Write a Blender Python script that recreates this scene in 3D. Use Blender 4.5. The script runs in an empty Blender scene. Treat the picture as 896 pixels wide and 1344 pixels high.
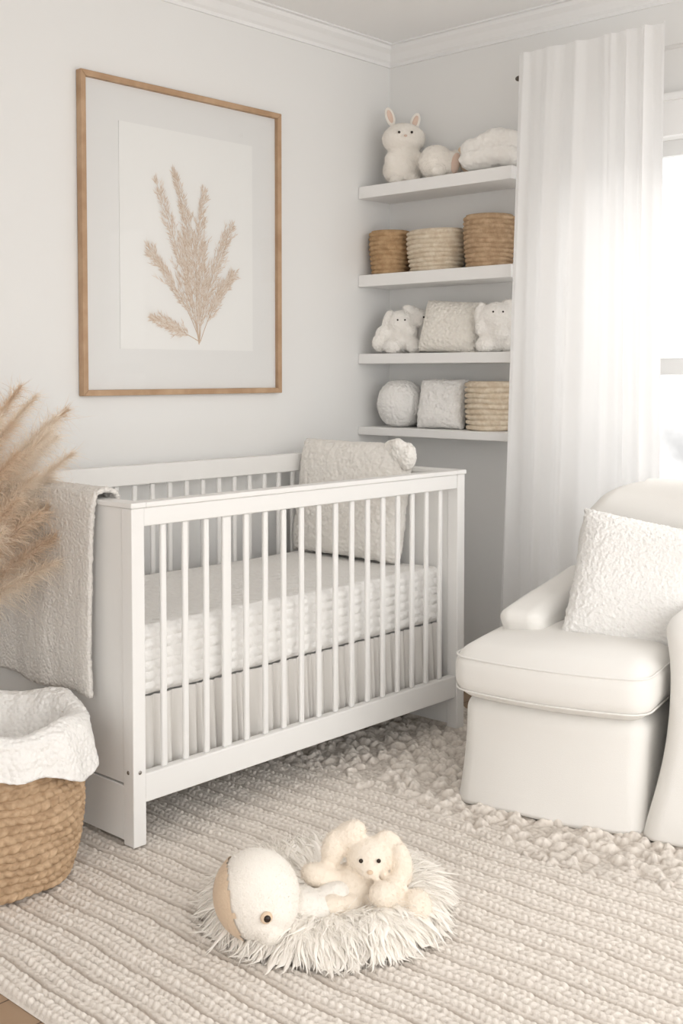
import bpy, bmesh, math, random
import numpy as np
from mathutils import Vector, Matrix, Euler
random.seed(7); rng=np.random.default_rng(7)
S=bpy.context.scene
COL=S.collection
rad=math.radians

# ------------------------------------------------------------ materials
def mat(name,col,rough=0.7,bump=None,scale=50,bstr=0.3,bdist=0.01,col2=None,cscale=8,sheen=0.0,metal=0,sub=0.0,stretch=(1,1,1),attr=None,trans=0.0):
    m=bpy.data.materials.new(name); m.use_nodes=True
    nt=m.node_tree; N=nt.nodes; L=nt.links
    b=N['Principled BSDF']; out=N['Material Output']
    b.inputs['Base Color'].default_value=(*col,1); b.inputs['Roughness'].default_value=rough
    b.inputs['Metallic'].default_value=metal
    b.inputs['Specular IOR Level'].default_value=0.35 if rough<.8 else .08
    if sheen: b.inputs['Sheen Weight'].default_value=sheen
    tc=N.new('ShaderNodeTexCoord'); mp=N.new('ShaderNodeMapping'); mp.inputs['Scale'].default_value=stretch
    L.new(tc.outputs['Object'],mp.inputs['Vector'])
    if col2 is not None:
        mx=N.new('ShaderNodeMix'); mx.data_type='RGBA'
        mx.inputs[6].default_value=(*col,1); mx.inputs[7].default_value=(*col2,1)
        if attr:
            a=N.new('ShaderNodeAttribute'); a.attribute_name=attr; L.new(a.outputs['Fac'],mx.inputs[0])
        else:
            n=N.new('ShaderNodeTexNoise'); n.inputs['Scale'].default_value=cscale; n.inputs['Detail'].default_value=4
            L.new(mp.outputs[0],n.inputs['Vector'])
            mr=N.new('ShaderNodeMapRange'); mr.inputs[1].default_value=.35; mr.inputs[2].default_value=.65
            L.new(n.outputs['Fac'],mr.inputs[0]); L.new(mr.outputs[0],mx.inputs[0])
        L.new(mx.outputs[2],b.inputs['Base Color'])
    if bump:
        bp=N.new('ShaderNodeBump'); bp.inputs['Strength'].default_value=bstr; bp.inputs['Distance'].default_value=bdist
        if bump=='noise':
            t=N.new('ShaderNodeTexNoise'); t.inputs['Scale'].default_value=scale; t.inputs['Detail'].default_value=3
            L.new(mp.outputs[0],t.inputs['Vector']); o=t.outputs['Fac']
        elif bump=='voronoi':
            t=N.new('ShaderNodeTexVoronoi'); t.inputs['Scale'].default_value=scale
            L.new(mp.outputs[0],t.inputs['Vector'])
            iv=N.new('ShaderNodeMath'); iv.operation='SUBTRACT'; iv.inputs[0].default_value=1; L.new(t.outputs['Distance'],iv.inputs[1]); o=iv.outputs[0]
        elif bump=='weave':
            ws=[]
            for d in ('X','Z'):
                w=N.new('ShaderNodeTexWave'); w.bands_direction=d; w.inputs['Scale'].default_value=scale; w.inputs['Distortion'].default_value=1.2
                L.new(mp.outputs[0],w.inputs['Vector']); ws.append(w)
            mu=N.new('ShaderNodeMath'); mu.operation='MULTIPLY'; L.new(ws[0].outputs['Fac'],mu.inputs[0]); L.new(ws[1].outputs['Fac'],mu.inputs[1]); o=mu.outputs[0]
        L.new(o,bp.inputs['Height']); L.new(bp.outputs[0],b.inputs['Normal'])
    if trans>0:
        tr=N.new('ShaderNodeBsdfTranslucent'); tr.inputs['Color'].default_value=(*col,1)
        ms=N.new('ShaderNodeMixShader'); ms.inputs[0].default_value=trans
        L.new(b.outputs[0],ms.inputs[1]); L.new(tr.outputs[0],ms.inputs[2]); L.new(ms.outputs[0],out.inputs['Surface'])
    return m

M={}
M['wall']=mat('wall_paint',(.84,.835,.82),.85,'noise',60,.06,.002)
M['ceil']=mat('ceiling_paint',(.93,.925,.915),.9)
M['trim']=mat('trim_paint',(.88,.875,.865),.6)
M['sash']=mat('sash_paint',(.78,.78,.77),.5)
M['crib']=mat('crib_lacquer',(.87,.86,.84),.4,'noise',30,.03,.001)
M['shelf']=mat('shelf_paint',(.90,.89,.875),.45)
M['oak']=mat('oak_frame',(.54,.365,.23),.5,'noise',40,.15,.002,col2=(.44,.28,.165),cscale=14)
M['paper']=mat('mat_board',(.865,.855,.835),.8)
M['print']=mat('art_paper',(.92,.91,.885),.8,'noise',120,.05,.001)
M['chair']=mat('cream_linen',(.86,.84,.805),.95,'noise',420,.35,.0015,sheen=.1)
M['curtain']=mat('sheer_linen',(.95,.945,.94),.9,'weave',160,.05,.001,trans=.46)
M['boucle']=mat('white_boucle',(.89,.875,.85),.95,'voronoi',130,.6,.005,sheen=.2)
M['knitw']=mat('white_knit',(.91,.89,.86),.95,'voronoi',85,.8,.006,sheen=.2)
M['knitc']=mat('cream_knit',(.90,.86,.79),.95,'voronoi',75,.9,.008,sheen=.2)
M['greyknit']=mat('oatmeal_knit',(.90,.87,.82),.95,'voronoi',70,.7,.006,sheen=.2)
M['blank']=mat('grey_wool',(.78,.745,.70),.95,'voronoi',120,.7,.005,sheen=.2)
M['sheet']=mat('quilted_sheet',(.91,.895,.87),.9,'voronoi',48,.6,.009)
M['skirt']=mat('skirt_linen',(.80,.775,.74),.9,'noise',200,.1,.001)
M['plush']=mat('cream_plush',(.88,.785,.67),.95,'noise',160,.6,.004,sheen=.3)
M['plushw']=mat('white_plush',(.93,.90,.855),.95,'noise',160,.6,.004,sheen=.3)
M['head']=mat('ivory_plush',(.91,.86,.79),.95,'noise',260,.5,.004,sheen=.3)
M['tan']=mat('tan_plush',(.74,.575,.42),.95,'noise',200,.5,.003,sheen=.2)
M['pink']=mat('blush_felt',(.76,.58,.48),.95)
M['ribbed']=mat('ribbed_knit',(.89,.85,.79),.95,'noise',90,.7,.005,sheen=.2)
M['eye']=mat('eye_bead',(.03,.018,.012),.15)
M['fur']=mat('white_faux_fur',(.96,.915,.85),.95,'noise',260,.3,.002)
M['strawd']=mat('seagrass_dark',(.60,.41,.24),.85,'noise',160,.5,.003,col2=(.44,.28,.15),cscale=40)
M['straw']=mat('seagrass',(.60,.43,.28),.85,'noise',160,.5,.003,col2=(.44,.30,.185),cscale=40)
M['strawl']=mat('seagrass_pale',(.82,.72,.58),.85,'noise',160,.5,.003,col2=(.68,.56,.42),cscale=40)
M['pampas']=mat('pampas_tan',(.90,.775,.64),.9,col2=(.80,.65,.51),cscale=9,trans=.4)
M['pampasl']=mat('pampas_light',(.96,.88,.78),.9,col2=(.88,.76,.63),cscale=9,trans=.4)
M['stalk']=mat('dry_stalk',(.70,.57,.41),.8)
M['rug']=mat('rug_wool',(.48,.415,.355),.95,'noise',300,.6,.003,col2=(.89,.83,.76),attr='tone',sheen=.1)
M['vase']=mat('stone_vase',(.40,.32,.25),.8,'noise',30,.3,.004)
M['metal']=mat('brushed_steel',(.35,.33,.31),.35,metal=1)
M['rod']=mat('white_rod',(.80,.79,.77),.4)
M['fin']=mat('dark_finial',(.10,.08,.06),.4)
M['bot1']=mat('botanical_tan',(.78,.65,.53),.9); M['bot2']=mat('botanical_pale',(.86,.77,.68),.9); M['bot3']=mat('botanical_brown',(.66,.51,.38),.9)

def glass(name,ior):
    m=bpy.data.materials.new(name); m.use_nodes=True; nt=m.node_tree; N=nt.nodes; L=nt.links
    for n in list(N):
        if n.type=='BSDF_PRINCIPLED': N.remove(n)
    t=N.new('ShaderNodeBsdfTransparent'); g=N.new('ShaderNodeBsdfGlossy'); g.inputs['Roughness'].default_value=.03
    f=N.new('ShaderNodeFresnel'); f.inputs['IOR'].default_value=ior; ms=N.new('ShaderNodeMixShader')
    L.new(f.outputs[0],ms.inputs[0]); L.new(t.outputs[0],ms.inputs[1]); L.new(g.outputs[0],ms.inputs[2])
    L.new(ms.outputs[0],N['Material Output'].inputs['Surface']); return m
M['glass']=glass('picture_glass',1.35)

m=bpy.data.materials.new('wood_floor'); m.use_nodes=True; nt=m.node_tree; N=nt.nodes; L=nt.links; b=N['Principled BSDF']
tc=N.new('ShaderNodeTexCoord'); br=N.new('ShaderNodeTexBrick'); br.inputs['Scale'].default_value=1; br.inputs['Brick Width'].default_value=1.4; br.inputs['Row Height'].default_value=.12
br.inputs['Mortar Size'].default_value=.002; br.inputs['Color1'].default_value=(.42,.29,.19,1); br.inputs['Color2'].default_value=(.34,.23,.15,1); br.inputs['Mortar'].default_value=(.1,.06,.04,1)
L.new(tc.outputs['Object'],br.inputs['Vector']); L.new(br.outputs['Color'],b.inputs['Base Color']); b.inputs['Roughness'].default_value=.45
M['wood']=m

# ------------------------------------------------------------ mesh helpers
class MB:
    def __init__(s): s.v=[]; s.f=[]; s.m=[]
    def add(s,vf,mi=0,xf=None):
        v,f=vf; o=len(s.v)
        if xf is not None: v=[tuple(xf@Vector(p)) for p in v]
        s.v+= [tuple(p) for p in v]; s.f+=[tuple(i+o for i in q) for q in f]; s.m+=[mi]*len(f)
def mk(name,vf,mats,loc=(0,0,0),rot=(0,0,0),parent=None,smooth=True,label=None,cat=None,group=None,kind=None):
    if isinstance(vf,MB): v,f,mi=vf.v,vf.f,vf.m
    else: v,f=vf; mi=None
    me=bpy.data.meshes.new(name); me.from_pydata([tuple(p) for p in v],[],[tuple(q) for q in f]); me.update()
    if not isinstance(mats,(list,tuple)): mats=[mats]
    for m in mats: me.materials.append(m)
    if mi: me.polygons.foreach_set('material_index',mi)
    if smooth: me.polygons.foreach_set('use_smooth',[True]*len(me.polygons))
    o=bpy.data.objects.new(name,me); COL.objects.link(o); o.location=loc; o.rotation_euler=rot
    tag(o,parent,label,cat,group,kind); return o
def tag(o,parent=None,label=None,cat=None,group=None,kind=None):
    if parent: o.parent=parent
    if label: o['label']=label
    if cat: o['category']=cat
    if group: o['group']=group
    if kind: o['kind']=kind
def empty(name,loc,rot=(0,0,0),**k):
    o=bpy.data.objects.new(name,None); o.empty_display_size=.05; COL.objects.link(o); o.location=loc; o.rotation_euler=rot; tag(o,**k); return o
def box(x0,x1,y0,y1,z0,z1):
    v=[(x0,y0,z0),(x1,y0,z0),(x1,y1,z0),(x0,y1,z0),(x0,y0,z1),(x1,y0,z1),(x1,y1,z1),(x0,y1,z1)]
    return v,[(0,3,2,1),(4,5,6,7),(0,1,5,4),(1,2,6,5),(2,3,7,6),(3,0,4,7)]
def bevel(o,w=.003,s=2):
    m=o.modifiers.new('bevel','BEVEL'); m.width=w; m.segments=s; m.limit_method='ANGLE'
    for p in o.data.polygons: p.use_smooth=True
    o.modifiers.new('wn','WEIGHTED_NORMAL')
    return o
def soft_box(sx,sy,sz,r,mid=6,ed=5,fn=None,center=(0,0,0),sqb=False):
    H=[sx/2,sy/2,sz/2]; rr=[min(r,h*.999) for h in H]
    def ax(h,r):
        e=[h-r+r*math.tan(math.pi/4*i/ed) for i in range(ed+1)]
        inn=[-(h-r)+2*(h-r)*i/mid for i in range(mid+1)]
        return [-x for x in reversed(e)][:-1]+inn+e[1:]
    A=[ax(H[i],rr[i]) for i in range(3)]
    idx={}; V=[]; F=[]
    def vid(p):
        k=tuple(round(c,6) for c in p)
        if k not in idx:
            inner=[max(-(H[i]-rr[i]),min(H[i]-rr[i],p[i])) for i in range(3)]
            d=[(p[i]-inner[i])/rr[i] for i in range(3)]
            if sqb and d[2]<0 and p[2]>-H[2]+1e-6: 
                l=math.hypot(d[0],d[1]) or 1
                q=[inner[0]+d[0]/l*rr[0],inner[1]+d[1]/l*rr[1],p[2]]
            elif sqb and p[2]<=-H[2]+1e-6:
                l=max(1,math.hypot(d[0],d[1])/1.0)
                q=[inner[0]+d[0]/l*rr[0],inner[1]+d[1]/l*rr[1],p[2]]
            else:
                l=math.sqrt(sum(c*c for c in d)) or 1
                q=[inner[i]+d[i]/l*rr[i] for i in range(3)]
            if fn: q=list(fn(*q))
            idx[k]=len(V); V.append((q[0]+center[0],q[1]+center[1],q[2]+center[2]))
        return idx[k]
    for a in range(3):
        b_,c_=(a+1)%3,(a+2)%3
        for s in (-1,1):
            for i in range(len(A[b_])-1):
                for j in range(len(A[c_])-1):
                    q=[]
                    for di,dj in ((0,0),(1,0),(1,1),(0,1)):
                        p=[0,0,0]; p[a]=s*H[a]; p[b_]=A[b_][i+di]; p[c_]=A[c_][j+dj]; q.append(vid(p))
                    if s<0: q.reverse()
                    F.append(tuple(q))
    return V,F
def grid(nu,nv,fn,closeu=False):
    V=[];F=[]
    for j in range(nv):
        for i in range(nu): V.append(fn(i/(nu if closeu else nu-1),j/(nv-1)))
    for j in range(nv-1):
        for i in range(nu if closeu else nu-1):
            a=j*nu+i; b=j*nu+(i+1)%nu
            F.append((a,b,b+nu,a+nu))
    return V,F
def lathe(prof,seg=48,rf=None):
    V=[];F=[];n=len(prof)
    for r,z in prof:
        for i in range(seg):
            t=2*math.pi*i/seg; R=r*(rf(t,z) if rf else 1); V.append((R*math.cos(t),R*math.sin(t),z))
    for k in range(n-1):
        for i in range(seg):
            a=k*seg+i;b=k*seg+(i+1)%seg; F.append((a,b,b+seg,a+seg))
    return V,F
def ell(c,r,rot=(0,0,0),nu=24,nv=14):
    R=Euler(tuple(rad(a) for a in rot)).to_matrix(); V=[];F=[]
    for j in range(nv+1):
        ph=math.pi*j/nv
        for i in range(nu):
            t=2*math.pi*i/nu
            p=R@Vector((r[0]*math.sin(ph)*math.cos(t),r[1]*math.sin(ph)*math.sin(t),r[2]*math.cos(ph)))
            V.append((p.x+c[0],p.y+c[1],p.z+c[2]))
    for j in range(nv):
        for i in range(nu):
            a=j*nu+i;b=j*nu+(i+1)%nu
            if j==0: F.append((a,a+nu,b+nu))
            elif j==nv-1: F.append((a,a+nu,b))
            else: F.append((a,a+nu,b+nu,b))
    return V,F
def tube(pts,rads,seg=10,cap=True):
    V=[];F=[];n=len(pts); pts=[Vector(p) for p in pts]
    for k in range(n):
        t=(pts[min(k+1,n-1)]-pts[max(k-1,0)]).normalized()
        up=Vector((0,0,1)) if abs(t.z)<.9 else Vector((1,0,0)); a=t.cross(up).normalized(); b=t.cross(a)
        for i in range(seg):
            w=2*math.pi*i/seg; V.append(tuple(pts[k]+rads[k]*(a*math.cos(w)+b*math.sin(w))))
    for k in range(n-1):
        for i in range(seg):
            p=k*seg+i;q=k*seg+(i+1)%seg; F.append((p,q,q+seg,p+seg))
    F.append(tuple(range(seg))[::-1]); F.append(tuple((n-1)*seg+i for i in range(seg)))
    return V,F
_tex={}
def lumpy(o,strength,scale,kind='VORONOI'):
    key=(kind,scale)
    if key not in _tex:
        t=bpy.data.textures.new('lump',kind)
        t.noise_scale=scale
        _tex[key]=t
    d=o.modifiers.new('disp','DISPLACE'); d.texture=_tex[key]; d.strength=strength; d.mid_level=.4; d.texture_coords='LOCAL'
def blobs(name,parts,material,vox=.006,sm=6,fz=.003,**k):
    mb=MB()
    for p in parts: mb.add(ell(*p))
    o=mk(name,mb,material,**k)
    bm=bmesh.new(); bm.from_mesh(o.data); bmesh.ops.remove_doubles(bm,verts=bm.verts,dist=1e-6); bmesh.ops.recalc_face_normals(bm,faces=bm.faces); bm.to_mesh(o.data); bm.free()
    r=o.modifiers.new('remesh','REMESH'); r.mode='VOXEL'; r.voxel_size=vox; r.use_smooth_shade=True
    s=o.modifiers.new('smooth','SMOOTH'); s.iterations=sm; s.factor=.5
    if fz:
        sb=o.modifiers.new('sub','SUBSURF'); sb.levels=1; sb.render_levels=1
        lumpy(o,fz,.011)
    return o
def cushion(w,h,t,n=40,pinch=.06,pw=.45,wob=.0):
    def pt(u,v,s):
        e=1-pinch*(1-abs(v)**2)*1.0; e2=1-pinch*(1-abs(u)**2)
        x=u*w/2*e; z=v*h/2*e2+h/2
        th=((1-u**4)*(1-v**4)); th=max(th,0)**pw
        return (x+wob*math.sin(9*v+2*u), s*t/2*th+wob*.5*math.sin(7*u+5*v), z)
    V=[];F=[];idx={}
    for s in (-1,1):
        for j in range(n+1):
            for i in range(n+1):
                u=math.sin(math.pi/2*(2*i/n-1)*1.0); v=math.sin(math.pi/2*(2*j/n-1))
                u=.5*u+.5*(2*i/n-1); v=.5*v+.5*(2*j/n-1)
                edge=i in(0,n) or j in (0,n)
                k=(i,j,0 if edge else s)
                if k not in idx: idx[k]=len(V); V.append(pt(u,v,s))
        for j in range(n):
            for i in range(n):
                q=[]
                for di,dj in((0,0),(1,0),(1,1),(0,1)):
                    a,b=i+di,j+dj; edge=a in(0,n) or b in (0,n); q.append(idx[(a,b,0 if edge else s)])
                if s>0:q.reverse()
                F.append(tuple(q))
    return V,F
def strands(bases,dirs,lens,width,droop,K=5,curlamt=.18,conv=None):
    n=len(bases); bases=np.array(bases,float); dirs=np.array(dirs,float); dirs/=np.linalg.norm(dirs,axis=1)[:,None]
    lens=np.array(lens)[:,None]; droop=np.broadcast_to(np.array(droop,float).reshape(-1,1),(n,1)); width=np.broadcast_to(np.array(width,float).reshape(-1,1),(n,1))
    side=np.cross(dirs,rng.normal(size=(n,3))); side/=np.linalg.norm(side,axis=1)[:,None]
    rows=[]
    curl=rng.normal(size=(n,3))*curlamt
    for k in range(K):
        t=k/(K-1)
        c=bases+dirs*lens*t+curl*lens*t*t; c[:,2:3]-=lens*droop*t*t
        if conv is not None: c+=np.array(conv)*t
        w=width*(1-t)**.6*.5+1e-5
        rows.append(c-side*w); rows.append(c+side*w)
    V=np.stack(rows,1).reshape(-1,3); F=[]
    for i in range(n):
        b=i*2*K
        for k in range(K-1):
            a=b+2*k; F.append((a,a+1,a+3,a+2))
    return V.tolist(),F
def locks(bases,dirs,lens,r0,droop,K=8,seg=6,curlamt=.10,flat=.5):
    n=len(bases); B=np.array(bases,float); D=np.array(dirs,float); D/=np.linalg.norm(D,axis=1)[:,None]
    Ls=np.array(lens)[:,None]; R=np.array(r0)[:,None]
    s1=np.cross(D,np.array([[0,0,1.]])+rng.normal(size=(n,3))*.12); s1/=np.linalg.norm(s1,axis=1)[:,None]
    s2=np.cross(s1,D); curl=rng.normal(size=(n,3))*curlamt; wv=rng.uniform(0,6.28,size=(n,1))
    rings=[]
    for k in range(K):
        t=k/(K-1); c=B+D*Ls*t+curl*Ls*t*t+s1*Ls*.09*np.sin(wv+t*6)*t; c[:,2:3]-=Ls*droop*t*t
        rr=R*(0.9+.4*math.sin(math.pi*min(t*1.4,1)))*(1-t**2.5)+1e-5
        c[:,2:3]=np.maximum(c[:,2:3],.003)
        for q in range(seg):
            a=2*math.pi*q/seg; rings.append(c+s1*rr*math.cos(a)+s2*rr*flat*math.sin(a))
    V=np.stack(rings,1).reshape(-1,3)
    F=[]
    for i in range(n):
        b=i*K*seg
        for k in range(K-1):
            for q in range(seg):
                a=b+k*seg+q; c=b+k*seg+(q+1)%seg; F.append((a,c,c+seg,a+seg))
    return V.tolist(),F
def fuzz(parts,n,ln,matl,parent,filt=None,width=.0011,name='pile'):
    E=[]
    for p in parts:
        R=Euler(tuple(rad(a) for a in (p[2] if len(p)>2 else (0,0,0)))).to_matrix(); E.append((Vector(p[0]),Vector(p[1]),R,R.transposed()))
    areas=[(e[1].x*e[1].y+e[1].y*e[1].z+e[1].x*e[1].z) for e in E]
    bs=[];ds=[];ls=[]
    for _ in range(n):
        k=random.choices(range(len(E)),areas)[0]; c,r,R,RT=E[k]
        u=Vector((random.gauss(0,1),random.gauss(0,1),random.gauss(0,1))).normalized()
        pl_=Vector((u.x*r.x,u.y*r.y,u.z*r.z)); nl=Vector((u.x/r.x,u.y/r.y,u.z/r.z)).normalized()
        p=R@pl_+c; nn=R@nl
        if p.z<.004: continue
        if filt and not filt(p): continue
        ins=False
        for j,(c2,r2,R2,RT2) in enumerate(E):
            if j==k: continue
            q=RT2@(p-c2)
            if (q.x/r2.x)**2+(q.y/r2.y)**2+(q.z/r2.z)**2<.92: ins=True;break
        if ins: continue
        bs.append(tuple(p-nn*.002)); ds.append((nn.x*.75+random.gauss(0,.4),nn.y*.75+random.gauss(0,.4),nn.z*.75+random.gauss(0,.4)-.15)); ls.append(ln*random.uniform(.6,1.2))
    mk(name,strands(bs,ds,ls,width,.2,K=3,curlamt=.3),matl,parent=parent,kind='stuff')

# ------------------------------------------------------------ room
FZ=-0.02; CH=2.65
mk('floor',box(-4.8,0,-4.6,0,FZ-.05,FZ),M['wood'],smooth=False,kind='structure')
mk('ceiling',box(-4.8,0.0,-4.6,0,CH,CH+.05),M['ceil'],smooth=False,kind='structure')
mk('wall_left',box(-4.8,.12,0,.12,FZ-.05,CH+.05),M['wall'],smooth=False,kind='structure')
mb=MB(); mb.add(box(-4.92,-4.8,-2.3,.12,FZ-.05,CH+.05)); mb.add(box(-4.92,-4.8,-4.6,-4.0,FZ-.05,CH+.05)); mb.add(box(-4.92,-4.8,-4.0,-2.3,2.25,CH+.05))  # unseen wall added to cut side light; its opening is shaped for fill
mk('wall_back_light_shaper',mb,M['wall'],smooth=False,kind='structure')
WY0,WY1,WZ0,WZ1=-2.25,-1.02,.76,2.10
mb=MB()
mb.add(box(0,.12,WY1,0,FZ-.05,CH+.05)); mb.add(box(0,.12,-4.6,WY0,FZ-.05,CH+.05))
mb.add(box(0,.12,WY0,WY1,FZ-.05,WZ0)); mb.add(box(0,.12,WY0,WY1,WZ1,CH+.05))
mk('wall_right',mb,M['wall'],smooth=False,kind='structure')
prof=[(0,0),(0.008,0),(.008,.014),(.018,.022),(.034,.046),(.052,.060),(.057,.074),(.075,.074),(.075,.08),(0,.08)]
def crown(axis,a0,a1,name):
    V=[];F=[];n=len(prof)
    for e,a in ((0,a0),(1,a1)):
        for d,h in prof:
            z=CH-.08+h
            if axis=='x': V.append((a-(d if e else 0),-d,z))
            else: V.append((-d,a-(d if e else 0),z))
    for i in range(n): F.append((i,(i+1)%n,(i+1)%n+n,i+n))
    F.append(tuple(range(n))); F.append(tuple(range(n,2*n)))
    return mk(name,(V,F),M['trim'],smooth=False,kind='structure')
crown('x',-4.8,0,'trim_1'); crown('y',-4.6,0,'trim_2')
bevel(mk('baseboard_left',box(-4.8,0,-.015,0,FZ,.09),M['trim'],smooth=False,kind='structure'))
bevel(mk('baseboard_right',box(-.015,0,-4.6,-.015,FZ,.09),M['trim'],smooth=False,kind='structure'))
mb=MB(); w=.09
mb.add(box(-.022,0,WY0-w,WY0,WZ0-.02,WZ1)); mb.add(box(-.022,0,WY1,WY1+w,WZ0-.02,WZ1))
mb.add(box(-.03,0,WY0-w-.02,WY1+w+.02,WZ1,WZ1+.12)); mb.add(box(-.045,0,WY0-w-.03,WY1+w+.03,WZ1+.12,WZ1+.145))
mb.add(box(-.05,.0,WY0-w-.03,WY1+w+.03,WZ0-.045,WZ0-.02)); mb.add(box(-.018,0,WY0-w,WY1+w,WZ0-.13,WZ0-.045))
MR=1.29
def sash(x0,x1,z0,z1,s=.055):
    mb.add(box(x0,x1,WY0+.01,WY0+.01+s,z0,z1),1); mb.add(box(x0,x1,WY1-.01-s,WY1-.01,z0,z1),1)
    mb.add(box(x0,x1,WY0+.01+s,WY1-.01-s,z0,z0+s),1); mb.add(box(x0,x1,WY0+.01+s,WY1-.01-s,z1-s,z1),1)
sash(.06,.09,MR-.03,WZ1); sash(.02,.048,WZ0,MR+.02)
mb.add(box(0,.12,WY0,WY0+.01,WZ0,WZ1)); mb.add(box(0,.12,WY1-.01,WY1,WZ0,WZ1)); mb.add(box(0,.12,WY0,WY1,WZ0-.01,WZ0))
mk('window_1',mb,[M['trim'],M['sash']],smooth=False,kind='structure')

# ------------------------------------------------------------ picture
fx0,fx1,fz0,fz1=-1.601,-.680,1.184,2.262
pic=empty('framed_picture',((fx0+fx1)/2,0,fz0),label='oak-framed botanical print of dried grass plumes on the wall',cat='picture')
W=(fx1-fx0)/2; Hh=fz1-fz0
b_=.020
mb=MB()
def mitre(p0,p1,q0,q1):
    v=[(p0[0],-.030,p0[1]),(p1[0],-.030,p1[1]),(q1[0],-.030,q1[1]),(q0[0],-.030,q0[1])]
    v+=[(a,-.002,c) for a,_,c in v]
    return v,[(0,1,2,3),(7,6,5,4),(0,4,5,1),(1,5,6,2),(2,6,7,3),(3,7,4,0)]
O=[(-W,0),(W,0),(W,Hh),(-W,Hh)]; I=[(-W+b_,b_),(W-b_,b_),(W-b_,Hh-b_),(-W+b_,Hh-b_)]
for i in range(4): j=(i+1)%4; mb.add(mitre(O[i],O[j],I[i],I[j]))
bevel(mk('frame',mb,M['oak'],parent=pic,smooth=False),.0015,1)
mk('mat_board',box(-W+b_,W-b_,-.012,-.004,b_,Hh-b_),M['paper'],parent=pic,smooth=False)
cx=(fx0+fx1)/2
px0,px1=-1.439-cx,-.822-cx
mk('art_print',box(px0,px1,-.0145,-.0122,1.345-fz0,2.12-fz0),M['print'],parent=pic,smooth=False)
a=W-b_
mk('glass',([(-a,-.021,b_),(a,-.021,b_),(a,-.021,Hh-b_),(-a,-.021,Hh-b_)],[(0,1,2,3)]),M['glass'],parent=pic,smooth=False)
mb=MB()
def P2(px,py): return (-1.089+(px-258)*.00353-cx, 1.26+(490-py)*.00277-fz0)
def ribbon(pts,ws,mi,y):
    V=[];F=[]
    for k,(x,z) in enumerate(pts):
        x2,z2=pts[min(k+1,len(pts)-1)]; x1,z1=pts[max(k-1,0)]; dx,dz=x2-x1,z2-z1; l=math.hypot(dx,dz) or 1
        nx,nz=-dz/l*ws[k]/2,dx/l*ws[k]/2; V+=[(x-nx,y,z-nz),(x+nx,y,z+nz)]
    for k in range(len(pts)-1): F.append((2*k,2*k+1,2*k+3,2*k+2))
    mb.add((V,F),mi)
def bez(a,b,c,n=14): return [((1-t)**2*a[0]+2*(1-t)*t*b[0]+t*t*c[0],(1-t)**2*a[1]+2*(1-t)*t*b[1]+t*t*c[1]) for t in [i/n for i in range(n+1)]]
yy=-.0148
plumes=[((258,452),(246,370),(203,246),.075,.30),((258,452),(262,350),(226,234),.075,.45),((258,450),(248,350),(266,250),.082,.30),
        ((258,452),(262,385),(303,296),.084,.32),((258,445),(240,390),(194,334),.074,.32),((260,448),(275,400),(304,358),.074,.28),((258,448),(238,436),(199,420),.052,.30),((259,450),(250,400),(238,310),.075,.2),((259,450),(262,400),(264,320),.070,.2)]
for (a,b,c,wd,st) in plumes:
    pts=bez(P2(*a),P2(*b),P2(*c),40)
    ribbon(pts,[.0032*(1-.5*i/40) for i in range(41)],2,yy)
    nb=20
    for q in range(nb):
        t=st+(1-st)*(q+.5)/nb; i=min(int(t*40),39); x,z=pts[i]; x2,z2=pts[i+1]; ang=math.atan2(z2-z,x2-x)
        for s in(-1,1):
            env=math.sin(min(1,(1-t)/(1-st)*1.1+.18)*math.pi*.55); aa=ang+s*random.uniform(.35,.85); ln=wd*1.15*env*random.uniform(.5,1.25)
            cv=random.uniform(.1,.8)
            br_=[(x+math.cos(aa-s*cv*k/6)*ln*k/6,z+math.sin(aa-s*cv*k/6)*ln*k/6) for k in range(7)]
            yy-=.0000003
            ribbon(br_,[.0010]*7,random.choice((0,2)),yy)
            for h in range(20):
                u=random.uniform(.05,1); j=min(int(u*6),5); bx=br_[j][0]+(br_[j+1][0]-br_[j][0])*(u*6-j); bz=br_[j][1]+(br_[j+1][1]-br_[j][1])*(u*6-j)
                a3=aa-s*.3+random.choice((-1,1))*random.uniform(.15,.6); l3=random.uniform(.010,.026)
                p=[(bx+math.cos(a3)*l3*k/2,bz+math.sin(a3)*l3*k/2) for k in range(3)]
                ribbon(p,[.0010,.0017,.0003],random.choice((0,1,1,2)),yy-random.random()*.0006)
mk('botanical_drawing',mb,[M['bot1'],M['bot2'],M['bot3']],parent=pic,smooth=False,label='flat drawing of tan dried grass plumes')

# ------------------------------------------------------------ shelves
SH=[(2.040,.05),(1.672,.05),(1.342,.042),(1.035,.034)]
for z,t in SH:
    bevel(mk('floating_shelf',box(-.205,0,-.385,.385,-t,0),M['shelf'],loc=(0,-.3875,z),smooth=False,
      label='white floating wall shelf in the room corner',cat='shelf',group='floating shelves in the corner'),.003,2)

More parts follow.
